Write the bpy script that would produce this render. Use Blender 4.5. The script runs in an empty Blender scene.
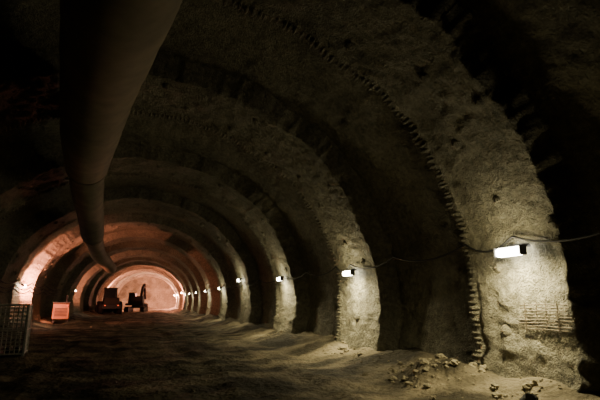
import bpy, math, random
from mathutils import Vector, Matrix, noise
random.seed(7)
A_, B_, EYE = 6.5, 5.7, 1.6
EDGES=[-13.5,-6.2,0.6,7.8,14.4,21.9,30.0,38.2,46.5,55,63.5,72,80.5,89,97.5,106,114.5]
def cx(y): return 2.0*(max(y,0)/85.0)**2
# ---------------------------------------------------------------- materials
def newmat(name):
    m=bpy.data.materials.new(name); m.use_nodes=True
    nt=m.node_tree; return m,nt,nt.nodes['Principled BSDF']
def simple(name,col,rough=.6,metal=0,em=None,es=0,bump=0,scale=20):
    m,nt,b=newmat(name)
    b.inputs['Roughness'].default_value=rough; b.inputs['Metallic'].default_value=metal
    n=nt.nodes.new('ShaderNodeTexNoise'); n.inputs['Scale'].default_value=scale; n.inputs['Detail'].default_value=5
    tc=nt.nodes.new('ShaderNodeTexCoord'); nt.links.new(tc.outputs['Object'],n.inputs['Vector'])
    r=nt.nodes.new('ShaderNodeValToRGB'); r.color_ramp.elements[0].position=.3; r.color_ramp.elements[1].position=.7
    r.color_ramp.elements[0].color=(*[c*.6 for c in col],1); r.color_ramp.elements[1].color=(*col,1)
    nt.links.new(n.outputs['Fac'],r.inputs['Fac']); nt.links.new(r.outputs['Color'],b.inputs['Base Color'])
    if bump:
        bp=nt.nodes.new('ShaderNodeBump'); bp.inputs['Strength'].default_value=bump; bp.inputs['Distance'].default_value=.02
        nt.links.new(n.outputs['Fac'],bp.inputs['Height']); nt.links.new(bp.outputs['Normal'],b.inputs['Normal'])
    if em:
        b.inputs['Emission Color'].default_value=(*em,1); b.inputs['Emission Strength'].default_value=es
    return m
def shotcrete():
    m,nt,b=newmat('shotcrete')
    tc=nt.nodes.new('ShaderNodeTexCoord')
    def nz(s,d,rg=.6):
        n=nt.nodes.new('ShaderNodeTexNoise'); n.inputs['Scale'].default_value=s; n.inputs['Detail'].default_value=d; n.inputs['Roughness'].default_value=rg
        nt.links.new(tc.outputs['Object'],n.inputs['Vector']); return n
    n1=nz(.5,6); n2=nz(8,6,.7); n3=nz(26,3)
    r=nt.nodes.new('ShaderNodeValToRGB')
    e=r.color_ramp.elements; e[0].position=.3; e[0].color=(.165,.152,.10,1); e[1].position=.7; e[1].color=(.35,.325,.225,1)
    nt.links.new(n1.outputs['Fac'],r.inputs['Fac'])
    r2=nt.nodes.new('ShaderNodeValToRGB'); e=r2.color_ramp.elements; e[0].position=.35; e[0].color=(.4,.4,.4,1); e[1].position=.62; e[1].color=(1,1,1,1)
    nt.links.new(n2.outputs['Fac'],r2.inputs['Fac'])
    mx=nt.nodes.new('ShaderNodeMixRGB'); mx.blend_type='MULTIPLY'; mx.inputs[0].default_value=.8
    nt.links.new(r.outputs['Color'],mx.inputs[1]); nt.links.new(r2.outputs['Color'],mx.inputs[2]); nt.links.new(mx.outputs[0],b.inputs['Base Color'])
    ad=nt.nodes.new('ShaderNodeMath'); ad.operation='MULTIPLY_ADD'; ad.inputs[1].default_value=.6
    nt.links.new(n3.outputs['Fac'],ad.inputs[0]); nt.links.new(n2.outputs['Fac'],ad.inputs[2])
    bp=nt.nodes.new('ShaderNodeBump'); bp.inputs['Strength'].default_value=1; bp.inputs['Distance'].default_value=.12
    nt.links.new(ad.outputs[0],bp.inputs['Height']); nt.links.new(bp.outputs['Normal'],b.inputs['Normal'])
    b.inputs['Roughness'].default_value=.75
    return m
def floormat():
    m,nt,b=newmat('muddy_ground')
    tc=nt.nodes.new('ShaderNodeTexCoord'); mp=nt.nodes.new('ShaderNodeMapping'); mp.inputs['Scale'].default_value=(.7,.9,1)
    nt.links.new(tc.outputs['Object'],mp.inputs['Vector'])
    def nz(s,d,v):
        n=nt.nodes.new('ShaderNodeTexNoise'); n.inputs['Scale'].default_value=s; n.inputs['Detail'].default_value=d
        nt.links.new(v,n.inputs['Vector']); return n
    n1=nz(.9,9,mp.outputs[0]); n2=nz(9,7,tc.outputs['Object'])
    r=nt.nodes.new('ShaderNodeValToRGB'); e=r.color_ramp.elements; e[0].position=.42; e[0].color=(.05,.043,.027,1); e[1].position=.66; e[1].color=(.30,.255,.165,1)
    nt.links.new(n1.outputs['Fac'],r.inputs['Fac']); nt.links.new(r.outputs['Color'],b.inputs['Base Color'])
    b.inputs['Roughness'].default_value=.85
    b.inputs['Specular IOR Level'].default_value=.2
    bp=nt.nodes.new('ShaderNodeBump'); bp.inputs['Strength'].default_value=1; bp.inputs['Distance'].default_value=.1
    nt.links.new(n2.outputs['Fac'],bp.inputs['Height']); nt.links.new(bp.outputs['Normal'],b.inputs['Normal'])
    return m
M_SHOT=shotcrete(); M_FLOOR=floormat()
M_STEEL=simple('rusty_steel',(.22,.18,.12),.7,.1)
M_DARK=simple('dark_steel',(.05,.05,.05),.6,.4)
M_BLACK=simple('black_rubber',(.02,.02,.02),.7)
M_DUCT=simple('duct_fabric',(.22,.19,.125),.8,0,bump=.4,scale=2)
M_ROCK=simple('rubble_stone',(.32,.28,.18),.95,bump=.8,scale=9)
M_ROCKD=simple('dark_stone',(.03,.03,.03),.9,bump=.8,scale=9)
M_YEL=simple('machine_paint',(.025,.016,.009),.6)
M_GEN=simple('generator_paint',(.35,.16,.08),.6)
M_WHT=simple('galvanised_wire',(.6,.6,.52),.5,.2)
M_GLASS=simple('dark_glass',(.01,.012,.015),.3)
M_LAMP=simple('lamp_diffuser',(1,.98,.9),.4,em=(1,.96,.80),es=40)
M_WARM=simple('warm_lamp_diffuser',(1,.9,.8),.4,em=(1,.78,.62),es=110)
M_RED=simple('machine_tail_light',(.6,.05,.03),.4,em=(1,.1,.03),es=1.5)
# ---------------------------------------------------------------- mesh builder
class MB:
    def __init__(s,name,mats): s.n=name; s.m=mats; s.v=[]; s.f=[]; s.mi=[]; s.sm=[]
    def add(s,vs,fs,mi=0,smooth=False):
        o=len(s.v); s.v+= [tuple(v) for v in vs]
        for f in fs: s.f.append([i+o for i in f]); s.mi.append(mi); s.sm.append(smooth)
    def box(s,c,sz,mi=0,rot=None,taper=(1,1),bev=.04):
        hx,hy,hz=[q/2 for q in sz]; b=min(bev,hx*.4,hy*.4,hz*.4)
        vs=[]
        R=rot or Matrix.Identity(3); c=Vector(c)
        for z,ins in ((-hz,b),(-hz+b,0),(hz-b,0),(hz,b)):
            t=(z+hz)/(2*hz); tx=1+(taper[0]-1)*t; ty=1+(taper[1]-1)*t
            X=(hx-ins)*tx; Y=(hy-ins)*ty
            for px,py in ((-X+b,-Y),(X-b,-Y),(X,-Y+b),(X,Y-b),(X-b,Y),(-X+b,Y),(-X,Y-b),(-X,-Y+b)):
                vs.append(c+R@Vector((px,py,z)))
        fs=[[7,6,5,4,3,2,1,0],[24,25,26,27,28,29,30,31]]
        for l in range(3):
            for i in range(8):
                j=(i+1)%8; fs.append([l*8+i,l*8+j,l*8+8+j,l*8+8+i])
        s.add(vs,fs,mi)
    def tube(s,pts,r,seg=8,mi=0,caps=True,smooth=True):
        pts=[Vector(p) for p in pts]; rs=r if isinstance(r,(list,tuple)) else [r]*len(pts)
        vs=[];fs=[]
        up=None
        for i,p in enumerate(pts):
            d=(pts[min(i+1,len(pts)-1)]-pts[max(i-1,0)]).normalized()
            if up is None:
                up=Vector((0,0,1)) if abs(d.z)<.9 else Vector((1,0,0))
            x=d.cross(up).normalized(); up=x.cross(d).normalized()
            for k in range(seg):
                a=2*math.pi*k/seg; vs.append(p+(x*math.cos(a)+up*math.sin(a))*rs[i])
        for i in range(len(pts)-1):
            for k in range(seg):
                j=(k+1)%seg; fs.append([i*seg+k,i*seg+j,(i+1)*seg+j,(i+1)*seg+k])
        s.add(vs,fs,mi,smooth)
        if caps:
            n=len(pts)
            s.add(vs[:seg],[list(range(seg))[::-1]],mi); s.add(vs[(n-1)*seg:],[list(range(seg))],mi)
    def rock(s,c,r,mi=0,sq=.7):
        o=random.random()*100; vs=[];fs=[]; n=9;mm=6
        for i in range(mm+1):
            ph=math.pi*i/mm
            for k in range(n):
                a=2*math.pi*k/n; d=Vector((math.sin(ph)*math.cos(a),math.sin(ph)*math.sin(a),math.cos(ph)))
                q=1+.75*noise.noise(d*1.3+Vector((o,o,0)))
                vs.append((c[0]+d.x*r*q,c[1]+d.y*r*q,c[2]+d.z*r*q*sq))
        for i in range(mm):
            for k in range(n): j=(k+1)%n; fs.append([i*n+k,(i+1)*n+k,(i+1)*n+j,i*n+j])
        s.add(vs,fs,mi)
    def done(s,loc=(0,0,0),rz=0):
        me=bpy.data.meshes.new(s.n); me.from_pydata(s.v,[],s.f); 
        for m in s.m: me.materials.append(m)
        me.polygons.foreach_set('material_index',s.mi); me.polygons.foreach_set('use_smooth',s.sm); me.update()
        o=bpy.data.objects.new(s.n,me); o.location=loc; o.rotation_euler=(0,0,rz); bpy.context.collection.objects.link(o); return o
# ---------------------------------------------------------------- tunnel shell
def bstart(e): return e-(2.25 if e<8 else 2.7)
def prof(y):
    prev=None
    for e in EDGES:
        if y<=e+1e-6:
            bs=bstart(e)
            if prev is not None and y<bs:
                t=(y-prev)/(bs-prev); return .85-.25*max(0,min(1,t))
            return 0.0
        prev=e
    return .5
def surf(y,th):
    ct,st=math.cos(th),math.sin(th)
    p=Vector((ct*6,y,st*6))
    off=prof(y)
    yy=y+.16*noise.noise(Vector((ct*5,y*.05,st*5)))+.07*noise.noise(Vector((ct*30,y*.05,st*30)))
    o=off+.10*noise.noise(p*.45)+.06*noise.noise(p*1.7+Vector((9,0,0)))+.05*noise.noise(p*4.2)
    if 1<y<18: o+=.022*noise.noise(p*9)
    q=noise.noise(p*.8+Vector((31,4,7)))
    if q>.3: o+=min(1,(q-.3)*5)*(.02+.05*noise.noise(p*5))
    if off==0:
        for e in EDGES:
            if 0<=e-y<.22: o-= .03
    return Vector((cx(y)+(A_+o)*ct, yy, EYE+(B_+o)*st))
ys=[]
y=-15.0
while y<122:
    ys.append(y); y+= .08 if 3<y<9 else (.11 if 2<y<17 else (.2 if -2<y<32 else .45))
for e in EDGES:
    ys+= [e-.2,e-.1,e-.001,e+.02,bstart(e),bstart(e)-.08]
ys=sorted(set(ys))
def shell(name,t0,t1,n):
    vs=[];fs=[]
    for y in ys:
        for i in range(n+1): vs.append(surf(y,math.radians(t0+(t1-t0)*i/n)))
    w=n+1
    for j in range(len(ys)-1):
        for i in range(n): a=j*w+i; fs.append([a,a+w,a+w+1,a+1])
    b=MB(name,[M_SHOT]); b.add(vs,fs,0,True); return b.done()
shell('wall_right',-20,55,260); shell('ceiling',55,125,140); shell('wall_left',125,200,110)
def cap(name,y,depth):
    vs=[];fs=[];nr=14;na=64; c=cx(y)
    for i in range(nr+1):
        for k in range(na):
            a=2*math.pi*k/na; r=7.6*i/nr
            p=Vector((c+r*math.cos(a),y,EYE-.2+r*.93*math.sin(a))); p.y+=depth*noise.noise(p*.6); vs.append(p)
    for i in range(nr):
        for k in range(na): j=(k+1)%na; fs.append([i*na+k,i*na+j,(i+1)*na+j,(i+1)*na+k])
    b=MB(name,[M_SHOT]); b.add(vs,fs); b.done()
cap('wall_far',121,.8); cap('wall_back',-14.2,.3)
# floor
def fh(x,y):
    u=x-cx(y); p=Vector((x,y*.8,0))
    h=.06*noise.noise(p*.7)+.04*noise.noise(p*2.3)+.025*noise.noise(p*6)
    for r in (-2.6,-.9,1.3,3.0):
        w=r+.35*math.sin(y*.12)+.15*math.sin(y*.5+r)
        h-=.035*math.exp(-((u-w)/.25)**2)*(1+noise.noise(p*1.5)); h+=.025*math.exp(-((u-w-.4)/.18)**2)
    k=max(0,abs(u)-4.9); h+=.22*min(k,1.5)*(1+.8*noise.noise(p*1.1))
    h+=.28*math.exp(-((x-5.75)/.55)**2-((y-8.3)/.7)**2)*(1+.6*noise.noise(p*3))
    h+=.35*math.exp(-((u+3.2)/1.6)**2-((y-36)/1.5)**2)*(1+.5*noise.noise(p*2))
    return h
fy=[];y=-14
while y<121: fy.append(y); y+= .08 if 3<y<14 else (.22 if y<34 else .6)
fx=[-7.6+15.2*i/180 for i in range(181)]
vs=[];fs=[]
for y in fy:
    for u in fx: x=u+cx(y); vs.append((x,y,fh(x,y)))
w=len(fx)
for j in range(len(fy)-1):
    for i in range(w-1): a=j*w+i; fs.append([a,a+1,a+w+1,a+w])
b=MB('floor',[M_FLOOR]); b.add(vs,fs,0,True); b.done()
# ---------------------------------------------------------------- lattice girders + forepole stubs at ring edges
for e in EDGES[2:13]:
    g=MB('lattice_girder',[M_STEEL,M_SHOT]); N=180 if e<16 else (150 if e<40 else 70)
    def gp(th,dr,dy):
        q=surf(e-.001,th); return q+Vector((math.cos(th)*dr,dy,math.sin(th)*dr))
    T=[math.radians(-14+208*i/N) for i in range(N+1)]
    g.tube([gp(t,.06,.05) for t in T],.018,5); g.tube([gp(t,.26,.12) for t in T],.02,5)
    g.tube([gp(t,.05 if i%2 else .25,.08) for i,t in enumerate(T)],.014,4)
    for i,t in enumerate(T):
        t+=random.uniform(-.004,.004)
        l=.07+.10*random.random(); k=random.uniform(.7,1.05)
        g.tube([gp(t,.02,-.14),gp(t,-.015,-.03),gp(t,.0,l*.7),gp(t,.02,l)],[.025*k,.045*k,.036*k,.014],6,1)
    g.done()
# ---------------------------------------------------------------- rock bolts
rb=MB('rock_bolts',[M_SHOT,M_STEEL])
def bolt(y,deg,s=1):
    th=math.radians(deg); p=surf(y,th); n=Vector((-math.cos(th),0,-math.sin(th))).normalized()
    rb.tube([p-n*.06,p+n*.01,p+n*.05,p+n*.065],[.13*s,.12*s,.085*s,.03*s],12,0)
    rb.tube([p+n*.05,p+n*.11],.014*s,6,1)
for e in EDGES[2:10]:
    for k,dg in enumerate(range(-4,190,12)):
        bolt(e-.6-random.random()*.7,dg+random.uniform(-2,2),random.uniform(.8,1.1)) 
        if k%2: bolt(e-1.9-random.random()*.3,dg+5+random.uniform(-2,2))
rb.done()
# ---------------------------------------------------------------- lamps
def wallx(y,z,side=1):
    s=max(-1,min(1,(z-EYE)/B_)); th=math.asin(s)
    if side<0: th=math.pi-th
    return surf(y,th)
def light(name,kind,loc,power,col,rad=.1,spot=None):
    ld=bpy.data.lights.new(name,kind); ld.energy=power; ld.color=col; ld.shadow_soft_size=rad
    lo=bpy.data.objects.new(name,ld); lo.location=loc; bpy.context.collection.objects.link(lo)
    if spot:
        ld.spot_size=math.radians(spot[1]); ld.spot_blend=spot[2]; lo.rotation_euler=Vector(spot[0]).to_track_quat('-Z','Y').to_euler()
def lamp(y,h,power,col=(1,.86,.50),side=1,L=.62,mat=None,name='tunnel_wall_lamp',spot=None,omni=0):
    p=wallx(y,h,side); s=-side
    b=MB(name,[M_DARK,mat or M_LAMP])
    c=Vector((p.x+s*.27,p.y,h))
    b.box(c+Vector((-s*.05,0,.085)),(.12,L,.03),0,bev=.01)
    b.box(c,(.14,L-.06,.15),1,bev=.03)
    for q in (-1,1): b.box(c+Vector((0,q*(L/2-.01),.01)),(.15,.03,.17),0,bev=.01)
    for q in (-.2,.2):
        b.tube([p+Vector((-s*.05,q,.12)),Vector((p.x+s*.12,p.y+q,h+.12)),c+Vector((-s*.03,q,.09))],.012,6,0)
    b.box(p+Vector((s*.02,0,.12)),(.03,.5,.08),0,bev=.005)
    b.done()
    light(name+'_light','SPOT' if spot else 'POINT',c+Vector((s*.18,0,-.12)),power,col,.12,spot)
    if omni: light(name+'_glow','POINT',c+Vector((s*.30,0,.0)),omni,col,.12)
LY=[6.45,13.1,20.4,28.8,36.7,45.4,54,62,70.5]
LH=[2.45,2.45,2.6,2.9,2.6,2.6,2.6,2.6,2.6]
for i,(y,h) in enumerate(zip(LY,LH)):
    lamp(y,h,[380,420,320][i] if i<3 else 130,spot=((.25,0,-1),178,1.0),omni=[42,50,46][i] if i<3 else 32)
W=(1,.30,.18)
AW=((0,1,.25),165,.5)
lamp(34.5,2.6,5500,W,-1,mat=M_WARM,name='work_floodlight',spot=((.1,1,.3),140,.6))
lamp(58,2.8,1500,W,-1,mat=M_WARM,name='work_floodlight',spot=((.3,1,.5),130,.6))
lamp(78,3.0,9000,W,1,1.0,M_WARM,'work_floodlight',spot=AW)
lamp(88,3.2,16000,(1,.34,.22),-1,1.0,M_WARM,'work_floodlight',spot=AW)
lamp(96.5,2.9,20000,(1,.45,.32),1,1.8,M_WARM,'work_floodlight',spot=AW)
lamp(112,3.0,12000,(1,.34,.22),1,1.2,M_WARM,'work_floodlight')
# cables on the walls
def cable(side,zs,r,name,ylist,sag):
    c=MB(name,[M_BLACK])
    for z0 in zs:
        pts=[]
        for a,bq in zip(ylist[:-1],ylist[1:]):
            for k in range(8):
                t=k/8; y=a+(bq-a)*t
                xx=cx(y)+side*(A_*math.sqrt(max(.01,1-((z0-EYE)/B_)**2))-.12)
                pts.append((xx,y,z0-sag*4*t*(1-t)))
        c.tube(pts,r,6)
    c.done()
cable(1,[2.72],.02,'power_cable',[-3,.6,4.1,6.45,7.7,10.5,13.1,14.2,17,20.4,24.5,28.8,33,36.7,41,45.4,50,54,62,70],.2)
cable(-1,[2.3,2.5,2.75],.03,'power_cable',[4,7.8,11,14.4,18,21.9,26,30,34,38.2,46],.22)
# ---------------------------------------------------------------- ventilation duct
d=MB('ventilation_duct',[M_DUCT,M_STEEL])
key=[(-8,.7,5.75,.72),(-2,.5,5.7,.72),(3,.0,5.6,.72),(6,-.42,5.53,.71),(11,-1.1,5.75,.69),(15.8,-1.62,5.9,.66),(16.1,-1.65,5.8,.56),(21,-1.9,5.55,.56),(26.5,-2.1,5.15,.56),(26.9,-2.1,5.0,.46),(32,-2.2,4.75,.46),(36,-2.0,4.45,.45),(41,-1.6,4.3,.44)]
def kk(y):
    y=max(-8,min(41,y))
    for a,c in zip(key[:-1],key[1:]):
        if a[0]<=y<=c[0]:
            t=(y-a[0])/(c[0]-a[0]); return [a[i]+(c[i]-a[i])*t for i in (1,2,3)]
def kc(y): 
    o=[i*.3-1.5 for i in range(11)]
    return sum(kk(y+q)[0] for q in o)/11, sum(kk(y+q)[1] for q in o)/11+.06*math.sin(y*.9), kk(y)[2]
pts=[];rs=[]; y=-8
while y<=41:
    x,z,r=kc(y)
    pts.append((x,y,z)); rs.append(r*(1-.015*abs(math.sin(y*math.pi/1.5))**8+.02*noise.noise(Vector((y*.7,0,0))))); y+=.125
d.tube(pts,rs,40,0)
for yy in (-4,1.2,6,10.8,16,21,26.8,32,37):
    x,z,r=kc(yy); n=32
    if yy in (16,26.8):
        P=[(x+(r+.02)*math.cos(2*math.pi*k/n),yy,z+(r+.02)*math.sin(2*math.pi*k/n)) for k in range(n+1)]
        d.tube(P,.03,6,0,caps=False)
    for sx in (-.5,.5):
        tz=EYE+B_*math.sqrt(1-((x+sx)/A_)**2)+.7
        d.tube([(x+sx*r,yy,z+r*.8),(x+sx,yy,tz)],.012,5,1)
d.done()
# ---------------------------------------------------------------- wire mesh cage at left
c=MB('wire_mesh_cage',[M_WHT,M_DARK])
W2,D2,H2=2.4,1.2,1.55
for sx in (-W2/2,W2/2):
    for sy in (-D2/2,D2/2): c.box((sx,sy,H2/2),(.07,.07,H2),0,bev=.01)
for z in (.1,H2/2,H2-.03):
    for sy in (-D2/2,D2/2): c.box((0,sy,z),(W2,.05,.05),0,bev=.01)
    for sx in (-W2/2,W2/2): c.box((sx,0,z),(.05,D2,.05),0,bev=.01)
for i in range(1,20):
    x=-W2/2+W2*i/20
    for sy in (-D2/2,D2/2): c.tube([(x,sy,.1),(x,sy,H2)],.014,5)
for i in range(1,10):
    y=-D2/2+D2*i/10
    for sx in (-W2/2,W2/2): c.tube([(sx,y,.1),(sx,y,H2)],.014,5)
for i in range(1,12):
    z=.1+(H2-.1)*i/12
    for sy in (-D2/2,D2/2): c.tube([(-W2/2,sy,z),(W2/2,sy,z)],.012,5)
    for sx in (-W2/2,W2/2): c.tube([(sx,-D2/2,z),(sx,D2/2,z)],.012,5)
c.box((0,0,.08),(W2,D2,.06),1)
for k in range(9): c.tube([(-1+.25*k,-.45,.2),(-1+.25*k,.45,.2)],.08,8,1)
c.done((-4.15,17.0,-.02),.1)
# generator by left wall
g=MB('portable_generator',[M_GEN,M_DARK,M_RED])
g.box((0,0,.85),(1.1,2.0,1.1),0,taper=(.94,.96)); g.box((0,0,1.45),(1.15,2.05,.1),1)
for sx in (-.45,.45): g.box((sx,0,.12),(.12,2.3,.16),1); g.box((sx,-.7,.25),(.1,.1,.2),1); g.box((sx,.7,.25),(.1,.1,.2),1)
for k in range(6): g.box((0,-1.0,.55+.1*k),(.8,.03,.05),1,bev=.01)
g.tube([(.3,.5,1.45),(.3,.5,1.85),(.3,.3,1.95)],.05,8,1); g.box((.4,-1.0,1.25),(.1,.04,.08),2)
g.done((-4.7,39.0,.08),.1)
# ---------------------------------------------------------------- rebar mesh on right wall
r=MB('rebar_mesh_sheet',[M_STEEL])
for i in range(9):
    z=1.15+.05*i; y0=5.62+random.uniform(-.12,.05); y1=6.6+random.uniform(-.1,.1)
    r.tube([(wallx(5.9,z).x-.09,y0,z),(wallx(6.1,z).x-.12,6.1,z+.01),(wallx(y1,z).x-.07,y1,z-.01)],.009,5)
for i in range(4):
    y=5.8+.22*i; r.tube([(wallx(y,1.1).x-.10,y,1.08),(wallx(y,1.6).x-.10,y,1.6)],.009,5)
for y in (5.9,6.45): r.tube([(wallx(y,1.5).x-.12,y,1.5),(wallx(y,1.5).x+.1,y,1.5)],.012,5)
r.done()
# ---------------------------------------------------------------- rubble
ru=MB('rubble_pile',[M_ROCK,M_ROCKD])
for cxx,cyy,sr,n in ((5.75,8.1,.7,70),(5.7,9.6,.7,20),(5.9,6.0,.5,25),(5.9,13,.7,20),(5.9,20,.7,20)):
    for i in range(n):
        x=min(6.3,cxx+random.gauss(0,.3)); y=cyy+random.gauss(0,sr*.7); s=random.choice((.02,.03,.03,.04,.07))*random.uniform(.7,1.2)
        ru.rock((x,y,fh(x,y)+s*.3),s)
ru.done()
for i,(x,y,s) in enumerate(((5.6,5.75,.12),(4.9,7.1,.05),(1.2,9.2,.05),(2.4,7.9,.04))):
    k=MB('loose_rock',[M_ROCKD if i==0 else M_ROCK]); k.rock((0,0,0),s,0,.8); k.done((x,y,fh(x,y)+s*.4))
# ---------------------------------------------------------------- machines
def wheel(b,x,y,r,w,mt=1,mh=0):
    b.tube([(x-w/2,y,r),(x-w/2+.06,y,r),(x+w/2-.06,y,r),(x+w/2,y,r)],[r*.88,r,r,r*.88],24,mt)
    b.tube([(x-w/2-.02,y,r),(x+w/2+.02,y,r)],r*.45,16,mh)
def loader(loc,rz):
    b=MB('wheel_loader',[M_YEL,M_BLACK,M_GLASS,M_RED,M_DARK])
    for sx in (-1,1):
        for sy in (-1.6,1.6): wheel(b,sx*1.15,sy,.85,.6)
    b.box((0,-1.9,1.55),(2.1,2.6,1.2),0,taper=(.85,.9)); b.box((0,-3.15,1.0),(2.4,.35,.6),4)
    b.box((0,.2,1.0),(1.3,1.6,.8),4); b.box((0,1.6,1.2),(1.5,1.8,.9),0,taper=(.7,.7))
    b.box((0,-.35,2.6),(1.6,1.5,1.6),2,taper=(.88,.88)); b.box((0,-.35,3.42),(1.7,1.6,.12),0)
    for sx in (-.8,.8):
        for sy in (-1.05,.35): b.tube([(sx,sy,1.8),(sx*.9,sy*.9-.02,3.4)],.06,6,0)
        b.box((sx*.8,2.6,1.2),(.2,2.6,.35),0,Matrix.Rotation(-.25,3,'X'))
        b.tube([(sx*.6,1.4,1.5),(sx*.6,3.3,1.1)],.08,8,4)
        b.box((sx*1.0,-3.3,1.15),(.2,.06,.12),3)
    b.box((0,3.95,.65),(2.9,.12,1.1),4); b.box((0,4.4,.15),(2.9,1.0,.1),4)
    for sx in (-1.45,1.45): b.box((sx,4.3,.55),(.08,.95,.9),4,taper=(1,.5))
    b.tube([(.5,-2,2.1),(.5,-2,2.9)],.07,8,4)
    b.done(loc,rz)
def excavator(loc,rz):
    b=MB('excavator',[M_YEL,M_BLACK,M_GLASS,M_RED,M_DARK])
    for sx in (-1.1,1.1):
        P=[(-1.7,.15),(-1.95,.45),(-1.7,.85),(1.7,.85),(1.95,.45),(1.7,.15)]
        vs=[(sx-.28,y,z) for y,z in P]+[(sx+.28,y,z) for y,z in P]; n=6
        b.add(vs,[list(range(n))[::-1],[n+i for i in range(n)]]+[[i,(i+1)%n,n+(i+1)%n,n+i] for i in range(n)],1)
        for y in (-1.6,-.8,0,.8,1.6): b.tube([(sx-.3,y,.45),(sx+.3,y,.45)],.28,12,4)
        for k in range(14): b.box((sx,-1.7+.26*k,.88),(.6,.12,.06),4)
    b.tube([(0,0,.7),(0,0,1.1)],.7,20,4); b.box((0,-.4,1.25),(2.5,3.4,.3),0)
    b.box((.25,-1.3,1.9),(1.9,1.6,1.1),0,taper=(.92,.92)); b.box((-.75,.4,2.1),(1.0,1.5,1.6),2,taper=(.9,.85)); b.box((-.75,.35,2.92),(1.0,1.4,.1),0)
    J=[Vector((.3,.9,1.5)),Vector((.3,2.2,3.7)),Vector((.3,3.7,4.1)),Vector((.3,5.0,2.2)),Vector((.3,4.7,.9))]
    for a,c,w in ((J[0],J[1],.5),(J[1],J[2],.5),(J[2],J[3],.36)):
        dd=(c-a); b.box((a+c)/2,(.35,w,dd.length+.3),0,dd.to_track_quat('Z','Y').to_matrix())
    b.tube([J[0]+Vector((.25,.6,-.1)),J[1]+Vector((.25,.3,-.4))],.08,8,4); b.tube([J[1]+Vector((0,.1,.5)),J[2]+Vector((0,.2,.35))],.08,8,4)
    b.box(J[4],(1.1,.8,.8),4,taper=(1,.6))
    for k in range(5): b.box(J[4]+Vector((-.45+.22*k,-.35,-.5)),(.08,.1,.25),4)
    b.done(loc,rz)
loader((-2.6,70,-.02),.12); excavator((1.0,76,-.02),-.2)
# ---------------------------------------------------------------- world, camera
wd=bpy.data.worlds.new('World'); bpy.context.scene.world=wd; wd.use_nodes=True
wd.node_tree.nodes['Background'].inputs[0].default_value=(.0,.0,.0,1)
cd=bpy.data.cameras.new('Camera'); cd.sensor_width=36; cd.lens=28; cd.clip_end=400
co=bpy.data.objects.new('Camera',cd); co.location=(0,0,1.6); co.rotation_euler=(math.radians(90+12.3),0,math.radians(-19.6))
bpy.context.collection.objects.link(co); bpy.context.scene.camera=co
